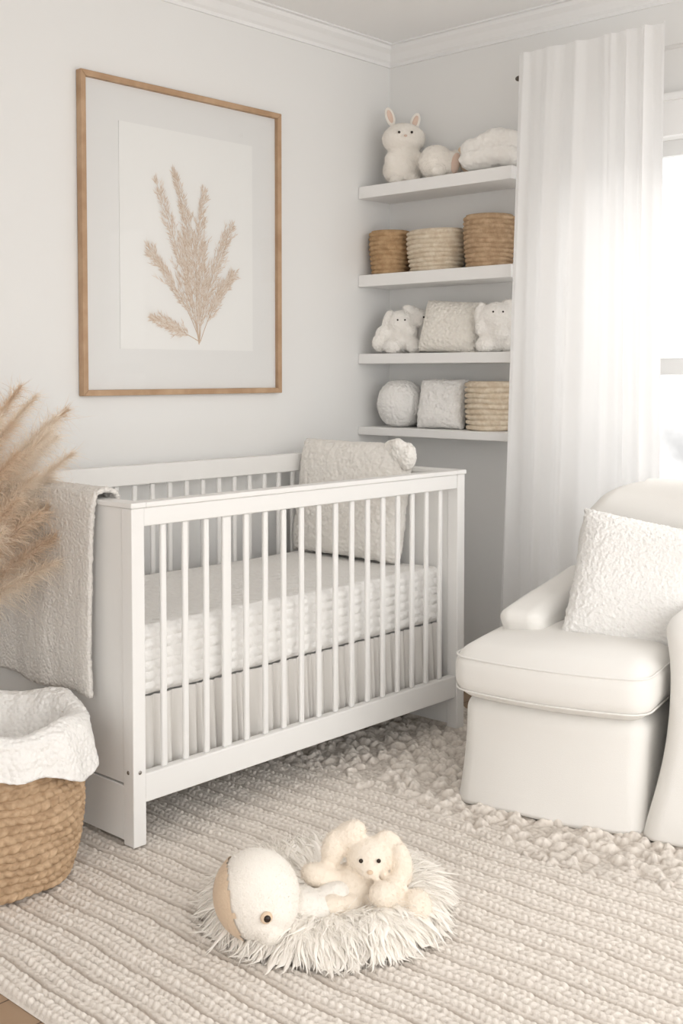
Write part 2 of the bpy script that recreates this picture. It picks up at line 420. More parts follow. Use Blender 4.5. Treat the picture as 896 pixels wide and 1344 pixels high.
def coil_basket(name,R0,R1,h,rows,matl,loc,sx=1,sy=1,nst=60,label='',group=None,rz=0,amp=.0035):
    sp=7; n=rows*sp
    V=[];F=[];seg=nst*3
    def out(k):
        z=h*k/n; f=(k%sp)/sp; row=k//sp; t=z/h
        base=R0+(R1-R0)*math.sin(t*math.pi*.62)/math.sin(.62*math.pi)
        return z,base,math.sqrt(max(0,1-(2*f-1)**2)),row
    for k in range(n+1):
        z,base,p,row=out(k)
        for i in range(seg):
            t=2*math.pi*i/seg
            st=.6+.4*abs(math.sin(nst*t/2+(row%2)*math.pi/2+2.2*(k%sp)/sp))
            r=base-amp*1.1+amp*1.8*p*st
            V.append((r*math.cos(t)*sx,r*math.sin(t)*sy,z+.0015*math.sin(3*t+row)))
    for (dr,z) in ((-.006,h+.004),(-.014,h),(-.016,h*.5),(-.018,.02)):
        rb=R1 if z>h*.4 else R0+(R1-R0)*.5
        for i in range(seg):
            t=2*math.pi*i/seg; V.append(((rb+dr)*math.cos(t)*sx,(rb+dr)*math.sin(t)*sy,z))
    nr=n+1+4
    for k in range(nr-1):
        for i in range(seg):
            a=k*seg+i;b=k*seg+(i+1)%seg; F.append((a,b,b+seg,a+seg))
    F.append(tuple(range((nr-1)*seg,nr*seg))); F.append(tuple(range(seg))[::-1])
    return mk(name,(V,F),matl,loc=loc,rot=(0,0,rz),label=label,cat='basket',group=group)
z2=SH[1][0]
g='woven baskets on the shelf'
coil_basket('storage_basket',.074,.086,.178,9,M['strawd'],(-.112,-.1,z2),label='tan coiled seagrass basket on the shelf',group=g,amp=.0065)
coil_basket('storage_basket',.080,.092,.165,9,M['strawl'],(-.10,-.335,z2),sy=1.42,label='pale oval coiled basket on the shelf',group=g,amp=.0065)
coil_basket('storage_basket',.088,.098,.20,11,M['straw'],(-.103,-.60,z2),label='tall golden coiled rope basket on the shelf',group=g,amp=.0065)
coil_basket('storage_basket',.080,.086,.190,9,M['strawl'],(-.10,-.605,SH[3][0]),sy=1.14,label='pale woven basket beside the knit cushion',group=g,amp=.008,nst=36)

VR=rad(-47.3)
def bead(p,c,r=.005,name='eye'):
    return mk(name,ell(c,(r,r*.7,r),nu=12,nv=8),M['eye'],parent=p)
z1=SH[0][0]
e=empty('plush_bunny',(-.10,-.16,z1),(0,0,VR),label='cream plush bunny sitting upright on the shelf',cat='plush toy')
P_=[((0,0,.066),(.086,.075,.068)),((0,-.005,.12),(.07,.06,.05)),((0,-.012,.19),(.090,.070,.066)),((-.03,-.055,.016),(.032,.03,.02)),((.04,-.055,.018),(.032,.03,.02)),((-.05,-.04,.10),(.03,.03,.035)),((.06,-.035,.10),(.028,.03,.035))]
blobs('body',P_,M['head'],parent=e,vox=.006,fz=.003); fuzz(P_,5000,.009,M['head'],e)
for s,h in((-1,.285),(1,.262)):
    blobs('ear',[((s*.052-.004,0,h),(.021,.011,.042),(0,s*18,0))],M['head'],parent=e,vox=.004,sm=2,fz=0)
    mk('ear_lining',ell((s*.052-.004,-.0085,h),(.011,.004,.028),(0,s*18,0)),M['pink'],parent=e)
bead(e,(-.022,-.084,.205),.0055); bead(e,(.03,-.082,.205),.0055); mk('nose',ell((.004,-.089,.19),(.007,.005,.005)),M['pink'],parent=e)
e=empty('plush_lamb',(-.10,-.365,z1),(0,0,VR),label='cream plush lamb curled on the shelf',cat='plush toy')
P_=[((-.025,0,.072),(.072,.062,.070)),((.03,-.01,.055),(.05,.05,.05)),((-.02,-.045,.03),(.035,.033,.028)),((.055,-.02,.085),(.034,.034,.034))]
blobs('body',P_,M['head'],parent=e,vox=.006,fz=.004); fuzz(P_,3500,.009,M['head'],e)
blobs('ear',[((.082,-.035,.075),(.022,.016,.056),(0,-15,0))],M['tan'],parent=e,vox=.004,fz=0); blobs('ear',[((.048,-.055,.06),(.019,.012,.044),(0,10,0))],M['pink'],parent=e,vox=.004,fz=0)
bead(e,(.075,-.056,.098),.004)
def fnb(x,y,z): 
    return (x,y+.006*math.sin(z*60),(z+.010*math.sin(x*14+1))*(1+.12*x/.12)+(.007 if z>0 else 0)*math.sin(x*40+1))
o=mk('rolled_blanket',soft_box(.25,.13,.135,.045,30,6,fnb,(0,0,.079)),M['plushw'],loc=(-.105,-.615,z1),rot=(0,0,rad(-82)),label='soft white rolled blanket on the top shelf',cat='blanket')
lumpy(o,.010,.02)
z3=SH[2][0]
e=empty('plush_bunny',(-.105,-.17,z3),(0,0,VR),label='white floppy plush bunny slumped on the shelf',cat='plush toy')
P_=[((0,.0,.055),(.07,.055,.055)),((-.015,-.01,.13),(.055,.05,.05)),((-.068,-.005,.135),(.022,.020,.050),(0,18,0)),((.040,-.005,.175),(.050,.018,.022),(0,25,0)),((.07,-.01,.14),(.045,.04,.042)),((.104,-.005,.150),(.022,.018,.040),(0,-15,0)),((-.085,-.015,.085),(.034,.028,.03)),
 ((-.10,-.01,.045),(.034,.034,.036)),((-.05,-.05,.03),(.038,.036,.030)),((.04,-.055,.032),(.038,.034,.032)),((.09,-.01,.07),(.038,.03,.055)),((.02,-.045,.09),(.034,.028,.030))]
blobs('body',P_,M['plushw'],parent=e,vox=.005,sm=3,fz=.005); fuzz(P_,6500,.011,M['plushw'],e)
bead(e,(-.03,-.066,.138),.0038); bead(e,(.0,-.066,.138),.0038); bead(e,(.078,-.058,.15),.0038)
g='knit cushions on the shelves'
o=mk('shelf_cushion',cushion(.265,.215,.10,44,.03),M['knitc'],loc=(-.14,-.425,z3),rot=(rad(-16),rad(4),rad(-80)),label='cream fringed knit cushion on the shelf',cat='cushion',group=g); lumpy(o,.006,.012)
e=empty('plush_lamb',(-.105,-.635,z3),(0,0,VR),label='white curly plush lamb on the shelf',cat='plush toy')
P_=[((0,0,.06),(.062,.055,.06)),((0,-.01,.14),(.06,.05,.055)),((-.045,-.02,.03),(.036,.036,.03)),((.045,-.02,.03),(.036,.036,.03)),((-.055,-.01,.10),(.028,.026,.04)),((.055,-.01,.11),(.03,.026,.045)),((-.062,0,.150),(.022,.018,.046),(0,12,0)),((.058,0,.180),(.040,.018,.026),(0,20,0)),((.01,-.05,.075),(.034,.028,.03))]
blobs('body',P_,M['plushw'],parent=e,vox=.005,sm=3,fz=.006); fuzz(P_,5500,.011,M['plushw'],e)
bead(e,(-.02,-.070,.155),.0038); bead(e,(.018,-.070,.155),.0038)
z4=SH[3][0]
def ribround(t,z): return 1+.02*math.sin(t*22)*(1-.5*abs(math.sin(z*150)))
n=48
prof_=[(max(.002,.098*math.sin(math.pi*i/n)**.8),.098-.098*math.cos(math.pi*i/n)) for i in range(n+1)]
o=mk('round_cushion',lathe(prof_,160,ribround),M['knitw'],loc=(-.108,-.155,z4),label='round ivory knit cushion on the lowest shelf',cat='cushion'); lumpy(o,.006,.014)
o=mk('shelf_cushion',cushion(.21,.205,.11,40,.03),M['knitw'],loc=(-.135,-.385,z4),rot=(rad(-14),0,rad(-82)),label='ivory chunky knit cushion on the lowest shelf',cat='cushion',group=g); lumpy(o,.009,.018)

# ------------------------------------------------------------ crib
CX,CY=-1.278,-.437
crib=empty('crib',(CX,CY,0),label='white wooden slatted baby crib on the rug',cat='crib')
hx,hy=.727,.383
for s in(-1,1):
    x0,x1=(-hx,-hx+.042) if s<0 else (hx-.042,hx)
    bevel(mk('end_panel',box(x0+.003,x1-.003,-hy+.045,hy-.045,.165,.905),M['crib'],parent=crib,smooth=False),.002,2)
    bevel(mk('plinth_panel',box(x0+.001,x1-.001,-hy+.045,hy-.045,.012,.160),M['crib'],parent=crib,smooth=False),.002,2)
    for t in(-1,1):
        y0,y1=(-hy,-hy+.045) if t<0 else (hy-.045,hy)
        bevel(mk('post',box(x0,x1,y0,y1,0,.905 if t<0 else .93),M['crib'],parent=crib,smooth=False),.003,2)
    bevel(mk('end_cap',box(x0-.004,x1+.004,-hy-.004,hy+.0,.905,.92),M['crib'],parent=crib,smooth=False),.003,2)
bevel(mk('top_rail',box(-hx+.042,hx-.042,-hy+.002,-hy+.038,.855,.905),M['crib'],parent=crib,smooth=False),.004,2)
bevel(mk('rail_cap',box(-hx+.046,hx-.046,-hy-.004,-hy+.044,.905,.92),M['crib'],parent=crib,smooth=False),.003,2)
bevel(mk('top_rail',box(-hx+.042,hx-.042,hy-.040,hy-.004,.88,.948),M['crib'],parent=crib,smooth=False),.004,2)
for y in(-hy+.004,hy-.036): bevel(mk('bottom_rail',box(-hx+.042,hx-.042,y,y+.032,.112,.19),M['crib'],parent=crib,smooth=False),.004,2)
def slat_mesh(z1,w=.019):
    v,f=soft_box(w,.013,z1-.19,.0055,1,3,None,(0,0,(z1+.19)/2)); me=bpy.data.meshes.new('slat'); me.from_pydata(v,[],f); me.materials.append(M['crib'])
    me.polygons.foreach_set('use_smooth',[True]*len(f)); return me
sf,sb,sw=slat_mesh(.855),slat_mesh(.88),slat_mesh(.855,.032)
NS=17
for k in range(NS):
    x=-hx+.042+(2*hx-.084)*(k+1)/(NS+1)
    for me,y in((sw if k==3 else sf,-hy+.02),(sb,hy-.02)):
        o=bpy.data.objects.new('slat',me); COL.objects.link(o); o.location=(x,y,0); o.parent=crib
bevel(mk('mattress_support',box(-hx+.05,hx-.05,-hy+.11,hy-.045,.355,.378),M['crib'],parent=crib,smooth=False),.003,1)
for (x,y,z) in((-hx+.021,-hy-.001,.20),(hx-.021,-hy-.001,.20)):
    mk('bolt',ell((x,y,z),(.0055,.002,.0055),nu=12,nv=8),M['metal'],parent=crib)
mk('bolt',ell((-hx-.001,-hy+.022,.20),(.002,.0055,.0055),nu=12,nv=8),M['metal'],parent=crib)
def mfn(x,y,z):
    q=.006*abs(math.sin(z*105))*abs(math.sin(x*52)) if y<-.30 else 0
    return (x,y-q,z+(.006*math.sin(x*7)*math.cos(y*6) if z>0 else 0))
mk('crib_mattress',soft_box(1.345,.655,.195,.028,170,5,mfn,(0,0,.0975)),M['sheet'],loc=(CX,CY,.380),label='crib mattress with white quilted fitted sheet',cat='mattress')
def skirt(u,v):
    x=-.670+1.34*u; ph=x*100+1.8*math.sin(x*17)+.9*math.sin(x*43)
    a=-.028*(1-v*.7)*(abs(math.sin(ph))**.8-.5)+.003*math.sin(x*231)*(1-v)
    return (x,a,.378-.21*(1-v))
mk('crib_skirt',grid(900,12,skirt),M['skirt'],loc=(CX,CY-hy+.068,0),label='pleated greige fabric crib skirt under the mattress',cat='crib skirt')
cu=empty('crib_cushion',(CX+hx-.135,-.365,.577),(rad(-9),0,rad(-90)),label='oatmeal knit cushion with a knotted corner in the crib',cat='cushion')
o=mk('cushion_body',cushion(.53,.435,.13,70,.02),M['greyknit'],parent=cu); lumpy(o,.010,.018)
blobs('corner_knot',[((.235,-.02,.40),(.045,.035,.04),(0,30,0)),((.195,-.02,.415),(.034,.026,.030)),((.270,-.02,.385),(.032,.03,.05)),((.24,-.045,.425),(.028,.022,.022))],M['greyknit'],parent=cu,vox=.005,sm=3,fz=.006)
ey=CX-hx
path=[(ey-.022,.385),(ey-.024,.5),(ey-.022,.65),(ey-.022,.80),(ey-.020,.90),(ey-.012,.935),(ey+.010,.944),(ey+.035,.944),(ey+.058,.935),(ey+.064,.90),(ey+.064,.80),(ey+.064,.70)]
def ip(t):
    k=t*(len(path)-1); i=min(int(k),len(path)-2); f=k-i; return (path[i][0]*(1-f)+path[i+1][0]*f, path[i][1]*(1-f)+path[i+1][1]*f)
def bl(u,v):
    x,z=ip(v); low=max(0,1-v*2.2); y=-.680+.48*u
    return (x-.008*low*(.5+.5*math.sin(u*13+1))-.003*(.5+.5*math.sin(u*31))*low, y+.012*low*math.sin(v*9), z+ (.006*math.sin(u*9)*low))
o=mk('draped_blanket',grid(90,130,bl),M['blank'],label='grey boucle blanket draped over the crib end',cat='blanket')
s=o.modifiers.new('sol','SOLIDIFY'); s.thickness=.012; s.offset=0; lumpy(o,.005,.012)

# ------------------------------------------------------------ rug
rx0,rx1,ry0,ry1=-2.61,-.34,-2.95,-.10
step=.0041; nx=int((rx1-rx0)/step); ny=int((ry1-ry0)/step)
xs=np.linspace(rx0,rx1,nx); ys=np.linspace(ry0,ry1,ny); X,Y=np.meshgrid(xs,ys)
def hsh(a,b): 
    r=np.sin(a*127.1+b*311.7)*43758.5453; return r-np.floor(r)
XW=X+.005*np.sin(Y*7)+.003*np.sin(Y*19+X*5)+.0015*np.sin(Y*57+X*31)
rowp=.0205; A=XW/rowp; row=np.floor(A); fa=A-row
off=hsh(row,row*0+3)
B=Y/.0185+off*7+.35*np.sin(Y*23+row)+.55*(fa-.5)*np.where(np.mod(row,2)==0,1,-1)
cb=np.floor(B); fb=B-cb
r1=hsh(row,cb); r2=hsh(row+5,cb+11)
du=(fa-.5-.12*(r1-.5))/.54; dv=(fb-.5-.16*(r2-.5))/.60
kn=np.sqrt(np.clip(1-du**2-dv**2,0,1))
pa=np.sqrt(np.clip(1-(2*fa-1)**2,0,1))
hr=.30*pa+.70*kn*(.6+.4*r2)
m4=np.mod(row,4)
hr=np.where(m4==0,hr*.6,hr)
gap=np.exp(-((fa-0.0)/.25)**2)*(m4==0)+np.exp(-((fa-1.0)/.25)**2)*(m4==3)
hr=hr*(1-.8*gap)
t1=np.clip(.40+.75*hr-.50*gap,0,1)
def tuft(cs,sd):
    best=np.full(X.shape,9.); bid=np.zeros(X.shape); ba=np.zeros(X.shape)
    gx=np.floor(X/cs); gy=np.floor(Y/cs)
    for i in(-1,0,1):
        for j in(-1,0,1):
            h1=hsh(gx+i+sd,gy+j); h2=hsh(gx+i+9+sd,gy+j-4); an=h1*3.1
            jx=(gx+i+.5+.7*(h1-.5))*cs; jy=(gy+j+.5+.7*(h2-.5))*cs
            ddx=(X-jx)/cs; ddy=(Y-jy)/cs; a_=ddx*np.cos(an)+ddy*np.sin(an); b2=-ddx*np.sin(an)+ddy*np.cos(an)
            d=np.sqrt((a_/1.35)**2+(b2/.80)**2); mm=d<best; best=np.where(mm,d,best); bid=np.where(mm,hsh(gx+i+2+sd,gy+j+7),bid); ba=np.where(mm,a_,ba)
    return best,bid,ba
best,bid,ba=tuft(.040,0); b2_,bid2,_=tuft(.017,31)
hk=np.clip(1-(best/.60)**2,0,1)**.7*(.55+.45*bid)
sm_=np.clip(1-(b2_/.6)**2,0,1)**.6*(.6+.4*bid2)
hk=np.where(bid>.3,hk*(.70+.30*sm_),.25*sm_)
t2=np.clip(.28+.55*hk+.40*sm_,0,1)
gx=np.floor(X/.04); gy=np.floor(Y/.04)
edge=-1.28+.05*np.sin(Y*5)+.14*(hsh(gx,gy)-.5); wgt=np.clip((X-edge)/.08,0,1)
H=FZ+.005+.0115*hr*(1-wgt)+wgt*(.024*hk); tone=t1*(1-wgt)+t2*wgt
H+=.0012*(hsh(np.floor(X/.006),np.floor(Y/.006))-.5)
bd=np.minimum(np.minimum(X-rx0,rx1-X),np.minimum(Y-ry0,ry1-Y)); H=FZ+.001+(H-FZ)*np.clip(bd/.012,0,1)
V=np.stack([X,Y,H],-1).reshape(-1,3)
ii=np.arange(ny-1)[:,None]*nx+np.arange(nx-1)[None,:]
Fc=np.stack([ii,ii+1,ii+nx+1,ii+nx],-1).reshape(-1,4)
me=bpy.data.meshes.new('rug'); me.vertices.add(len(V)); me.vertices.foreach_set('co',V.astype('f').ravel())
me.loops.add(Fc.size); me.loops.foreach_set('vertex_index',Fc.astype('i').ravel())
me.polygons.add(len(Fc)); me.polygons.foreach_set('loop_start',(np.arange(len(Fc))*4).astype('i'))
me.update(calc_edges=True); me.validate()
me.polygons.foreach_set('use_smooth',[True]*len(me.polygons))
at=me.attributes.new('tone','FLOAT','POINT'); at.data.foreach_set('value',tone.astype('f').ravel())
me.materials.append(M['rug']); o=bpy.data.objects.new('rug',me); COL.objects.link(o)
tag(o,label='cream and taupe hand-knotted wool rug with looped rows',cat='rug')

# ------------------------------------------------------------ armchair
ch=empty('armchair',(-1.05,-1.485,0),(0,0,rad(-78)),label='cream linen slipcovered armchair by the curtained window',cat='armchair')
def basefn(x,y,z):
    k=(.15-z)/.30
    f=1+.035*k*k-.012*math.sin(k*math.pi)
    cz=z-(.004*math.sin(x*16)) if z<-.1 else z
    return (x*f+.003*math.sin(y*30)*k, y-((.030*k*k+.040*(1-(x/.28)**2)) if y<0 else 0)+.005*math.sin(x*13+1)*k, cz)
mk('skirted_base',soft_box(.553,.65,.31,.050,18,6,basefn,(0,.350,.148),sqb=True),M['chair'],parent=ch)
def seatfn(x,y,z):
    b=max(0,(1-(x/.31)**2)*(1-(y/.32)**2))
    bul=.016*(1-(z/.08)**2)
    return (x*(1+.03*(1-(z/.08)**2)),y-((.046*(1-(x/.3)**2)+bul) if y<0 else 0),z+(.026*b if z>0 else 0))
SC=(0,.293,.378)
mk('seat_cushion',soft_box(.575,.60,.160,.060,20,8,seatfn,SC),M['chair'],parent=ch)
for zz in(.049,-.049):
    pts=[]
    hxx,hyy,rc=.2850,.2975,.050
    for cxx,cyy,a0 in((hxx-rc,hyy-rc,0),(-hxx+rc,hyy-rc,90),(-hxx+rc,-hyy+rc,180),(hxx-rc,-hyy+rc,270)):
        for q in range(7):
            a=rad(a0+15*q); pts.append((cxx+rc*math.cos(a),cyy+rc*math.sin(a)))
        if a0==180:
            for q in range(1,20): pts.append((-hxx+rc+(2*hxx-2*rc)*q/20,-hyy))
    P=[]
    for x,y in pts: 
        X_,Y_,_z=seatfn(x,y,zz*.99); P.append((X_+SC[0],Y_+SC[1],SC[2]+zz))
    P.append(P[0])
    mk('welt_cord',tube(P,[.0030]*len(P),8),M['chair'],parent=ch)
def armL(x,y,z):
    t=min(1,max(0,(z+.245)/.49)); s_=min(1,max(0,(y+.26)/.52))
    fl=.012*max(0,(t-.55)/.45)**2
    top=t**3
    return (x-(fl if x<0 else 0)+.05*s_*s_*(t if x<0 else t*.6), y+ ((.09*(1-t)-.03*max(0,(t-.6)/.4)**2) if y<0 else 0), z+(-.035*(1-s_)**2+.050*s_**2.5)*top)
mk('armrest',soft_box(.135,.52,.49,.046,16,8,armL,(-.160,.450,.322),sqb=True),M['chair'],parent=ch)
def armR(x,y,z):
    t=min(1,max(0,(z+.295)/.59))
    f=.16*t**1.8-.03*math.exp(-((t-.05)/.2)**2)-.035*math.exp(-((t-.93)/.12)**2)
    return (x+.035*math.sin(t*3.1)+(.012*(1-t)**3 if x>0 else -.012*(1-t)**3), y+(f if y<0 else 0), z+(.02*(y+.3)/.6 if z>0 else 0))
mk('armrest',soft_box(.15,.70,.590,.056,18,8,armR,(.362,.345,.290),sqb=True),M['chair'],parent=ch)
def rb(x,y,z):
    t=(z+.43)/.86
    hw=.275; r=.20
    dz=z-(.43-r)
    if dz>0:
        k=math.sqrt(max(0,1-min(1,dz/r)**2)); lim=hw-r+r*k
        x=x/hw*max(lim,.02)
    return (x, y+.05*t*t-.025*(x/.27)**2, z+.012*math.cos(x*5))
mk('backrest',soft_box(.55,.14,.88,.06,22,6,rb,(.160,.60,.465)),M['chair'],parent=ch)
o=mk('throw_pillow',cushion(.41,.40,.16,110,.03,.42),M['boucle'],loc=(-.735,-1.570,.432),rot=(rad(-21),rad(11),rad(-58)),label='white boucle throw pillow on the armchair',cat='cushion'); lumpy(o,.008,.012)

# ------------------------------------------------------------ curtain
def cur(u,v):
    z=.0+2.43*v; yl=-.735-.085*v; yr=-1.412
    y=yl+(yr-yl)*u
    ph=u*math.pi*2*6.5+1.5*math.sin(u*6+.5)+.9*math.sin(v*1.6+u*6)+.6*math.sin(u*15+1)
    a=.017+.008*math.sin(u*13+1+v)+.004*math.sin(u*29); a*= (1.0-.55*v**4)
    sn=math.sin(ph); sn=sn*(1-.25*sn*sn)
    x=-.247+a*sn*1.25+.010*math.sin(u*11+v*2.2)*(1-.6*v**3)+.0025*math.sin(ph*2.6+v*3)
    return (x,y+.008*math.cos(ph)*(1-v*.5),z)
mk('curtain',grid(460,80,cur),M['curtain'],label='sheer white linen curtain hanging to the floor',cat='curtain')
rod=empty('curtain_rod',(-.185,-.80,2.36),label='thin white curtain rod with small dark finial',cat='curtain rod')
mk('pole',tube([(0,0,0),(0,-1.9,0)],[.008,.008],12),M['rod'],parent=rod)
mk('finial',ell((0,.012,0),(.010,.014,.010)),M['fin'],parent=rod)
for y in(-.02,-1.85): mk('bracket',tube([(0,y,-.004),(.183,y,-.03)],[.005,.006],8),M['rod'],parent=rod)

# ------------------------------------------------------------ floor basket
BX,BY=-2.335,-.68
def bigbasket():
    rows=18;sp=7;n=rows*sp;h=.385;nst=52;seg=nst*6;V=[];F=[]
    for k in range(n+1):
        z=h*k/n;t=z/h;row=k//sp;f=(k%sp)/sp
        base=.168+.052*math.sin(math.pi*min(1,t*.80+.10))**.9
        p=math.sqrt(max(0,1-(2*f-1)**2))
        for i in range(seg):
            a=2*math.pi*i/seg; ph=nst*a/2+(row%2)*math.pi/2+(f-.5)*(1.4 if row%2 else -1.4)
            st=abs(math.sin(ph))**.6
            r=base+.014*p*(.15+.85*st)-.006
            V.append((r*math.cos(a),r*math.sin(a),z+.003*math.sin(7*a+row)))
    for dr,z in((.205,h+.006),(.196,h),(.19,.25),(.15,.03)):
        for i in range(seg): a=2*math.pi*i/seg; V.append((dr*math.cos(a),dr*math.sin(a),z))
    nr=n+5
    for k in range(nr-1):
        for i in range(seg):
            a=k*seg+i;b=k*seg+(i+1)%seg;F.append((a,b,b+seg,a+seg))
    F.append(tuple(range((nr-1)*seg,nr*seg)));F.append(tuple(range(seg))[::-1]); return V,F
mk('floor_basket',bigbasket(),M['straw'],loc=(BX,BY,0),label='chunky woven seagrass basket on the rug',cat='basket')
bp=[(.08,.17),(.115,.25),(.150,.33),(.178,.385),(.195,.403),(.215,.404),(.233,.394),(.243,.372),(.250,.348),(.255,.322),(.260,.300)]
def bb(u,v):
    a=2*math.pi*u; k=v*(len(bp)-1); i=min(int(k),len(bp)-2); f=k-i
    r=bp[i][0]*(1-f)+bp[i+1][0]*f; z=bp[i][1]*(1-f)+bp[i+1][1]*f
    o_=max(0,(v-.45)/.55); inn=max(0,(.35-v)/.35)
    r+=o_*(.012*math.sin(5*a+1)+.007*math.sin(13*a))+inn*(.03*math.sin(4*a+2)-.01)+.004*math.sin(17*a)*(1-v)
    z+=o_*(.038*math.sin(2*a+.6)+.012*math.sin(7*a)+.012)+.008*math.sin(5*a+1)*(1-abs(v-.5))
    rr=max(.238,r) if v>.62 else r
    return (rr*math.cos(a),rr*math.sin(a),z)
o=mk('folded_blanket',grid(190,60,bb,closeu=True),M['knitw'],loc=(BX,BY,.004),label='white knit blanket spilling over the basket rim',cat='blanket')
s=o.modifiers.new('sol','SOLIDIFY'); s.thickness=.006; s.offset=1; lumpy(o,.005,.010)

# ------------------------------------------------------------ pampas
vx,vy=-2.36,-.23
prv=[(.001,0),(.085,0),(.105,.03),(.118,.12),(.112,.24),(.085,.34),(.055,.40),(.05,.44),(.058,.46),(.05,.455),(.042,.44),(.05,.39),(.08,.33),(.10,.2),(.09,.03),(.001,.02)]
mk('floor_vase',lathe(prv,48),M['vase'],loc=(vx,vy,0),label='brown stone floor vase holding dried pampas',cat='vase')
tips=[(.49,-.10,1.15),(.41,-.16,1.13),(.36,-.13,1.19),(.27,-.20,1.22),(.41,-.24,1.03),(.33,-.26,1.10),(.37,-.28,.92),(.28,-.26,.98),(.20,-.14,1.24),(.34,-.30,.82),(.17,-.26,1.14),(.10,-.10,1.26),(.25,-.32,.88),(.05,-.22,1.16),(.36,-.20,.96),(.22,-.26,1.04),(.30,-.32,.74),(.42,-.14,1.07),(.20,-.30,.92),(.15,-.30,.84),(.30,-.22,.90),(.24,-.20,1.12)]
for n,(tx,ty,tz) in enumerate(tips):
    a=Vector((vx+.01*math.cos(n*2.4),vy+.01*math.sin(n*2.4),.08)); c=Vector((vx+tx,vy+ty,tz))
    rim=Vector((vx+.022*math.cos(n*2.4),vy+.022*math.sin(n*2.4),.46))
    b=Vector((vx+tx*.42,vy+ty*.42,max(tz*.80,.62)))
    pts=[]
    for i in range(31):
        t=i/30; p=(1-t)**2*rim+2*(1-t)*t*b+t*t*c; pts.append(p)
    stem=mk('pampas_stem',tube([a]+pts,[.0026]*2+[.0026-.002*i/30 for i in range(30)],6),M['stalk'],label='dried tan pampas grass plume in the vase',cat='pampas grass',group='dried pampas stems in the vase')
    N_=2400; ts=rng.uniform(.34,1,N_); bs=[];ds=[];ls=[]
    for t in ts:
        k=min(int(t*30),29); p=pts[k].lerp(pts[k+1],t*30-k); tg=(pts[k+1]-pts[k]).normalized()
        d=tg*.85+Vector(rng.normal(size=3).tolist())*.40+Vector((0,0,.2))
        env=max(.4,math.sin(min(1,(1-t)/.6*1.1+.25)*math.pi*.55))
        bs.append(p);ds.append(d);ls.append(rng.uniform(.02,.125)*env)
    mk('plume',strands([tuple(b) for b in bs],[tuple(d) for d in ds],ls,.0014,.5,K=5,curlamt=.32),M['pampas'] if n%3==0 else M['pampasl'],parent=stem,kind='stuff')

# ------------------------------------------------------------ fur mat + toys
FX,FY=-1.90,-1.425
fm=empty('fur_mat',(FX,FY,0),label='round shaggy white faux fur mat on the rug',cat='fur mat')
def zz_(v):
    if v<.74: return .012+.054*math.exp(-((v-.74)/.24)**2)
    return .006+.060*math.sqrt(max(0,1-((v-.74)/.27)**2))
def disc(u,v):
    r=.270*v; a=2*math.pi*u
    st=.5+.5*math.sin(a*46+2.2*math.sin(v*9+a*3)+3*math.sin(a*5)); st2=.5+.5*math.sin(a*21-v*8)
    return (r*math.cos(a),r*math.sin(a),zz_(v)+(.007*st+.006*st2)*min(1,v*1.5)*(1 if v<.97 else 0))
mk('mat_backing',grid(420,44,disc,closeu=True),M['fur'],parent=fm)
bs=[];ds=[];ls=[];ws=[]
for c in range(3600):
    a=random.uniform(0,2*math.pi); v=math.sqrt(random.uniform(.05,1)); r=.270*v
    dz=(zz_(min(v+.01,1))-zz_(max(v-.01,0)))/(.270*.02)
    dz=max(-1.5,min(.9,dz))
    sw=.6*math.sin(a*8+v*9)+.35*math.sin(a*19-v*13)+random.gauss(0,.22)
    bs.append((r*math.cos(a),r*math.sin(a),zz_(v)+.002))
    ds.append((math.cos(a+sw),math.sin(a+sw),dz*.80+.24+random.gauss(0,.09)))
    ls.append(random.uniform(.040,.078)*(.6 if v<.55 else 1)); ws.append(random.uniform(.004,.0085))
mk('shag_pile',locks(bs,ds,ls,ws,.50,flat=.42,curlamt=.16),M['fur'],parent=fm,kind='stuff')
bs=[];ds=[];ls=[]
for c in range(6000):
    a=random.uniform(0,2*math.pi); v=math.sqrt(random.uniform(.2,1)); r=.272*v
    dz=(zz_(min(v+.01,1))-zz_(max(v-.01,0)))/(.270*.02); dz=max(-1.5,min(.9,dz))
    sw=.6*math.sin(a*8+v*9)+random.gauss(0,.4)
    bs.append((r*math.cos(a),r*math.sin(a),zz_(v)+.008)); ds.append((math.cos(a+sw),math.sin(a+sw),dz*.7+.45+random.gauss(0,.2))); ls.append(random.uniform(.035,.07))
mk('surface_wisps',strands(bs,ds,ls,.0016,.5,K=5,curlamt=.25),M['fur'],parent=fm,kind='stuff')

pl=empty('plush_chick',(-2.140,-1.440,.022),(0,0,VR),label='ivory plush toy with tan cheek patch lying on fur mat',cat='plush toy')
P_=[((0,0,.095),(.094,.088,.098),(0,-14,0)),((.040,-.02,.075),(.052,.06,.055)),((.030,-.045,.040),(.036,.040,.034))]
blobs('head',P_,M['head'],parent=pl,vox=.005,sm=10,fz=.0010)
fuzz(P_,9000,.006,M['head'],pl,filt=lambda p: p.x>-.040-.25*(p.z-.095) and (p-Vector((.028,-.09,.083))).length>.016,width=.001)
v,f=ell((0,0,.095),(.0970,.0920,.1015),(0,-14,0),nu=72,nv=48)
keep=[q for q in f if all(v[i][0]<-.042-.25*(v[i][2]-.095) and v[i][1]<.05 and v[i][2]>.0 for i in q)]
mk('cheek_patch',(v,keep),M['tan'],parent=pl,label='tan fabric patch on the head')
mk('eye_ring',ell((.026,-.087,.083),(.0135,.006,.0135),(0,0,18)),M['tan'],parent=pl)
mk('eye',ell((.028,-.092,.083),(.0078,.005,.0078)),M['eye'],parent=pl)
P_=[((.105,.035,.05),(.07,.05,.04),(0,8,-25)),((.14,-.01,.03),(.06,.025,.024),(0,4,-30)),((.10,-.05,.022),(.05,.022,.02),(0,0,-20)),((.16,.06,.06),(.05,.035,.03),(0,-15,30))]
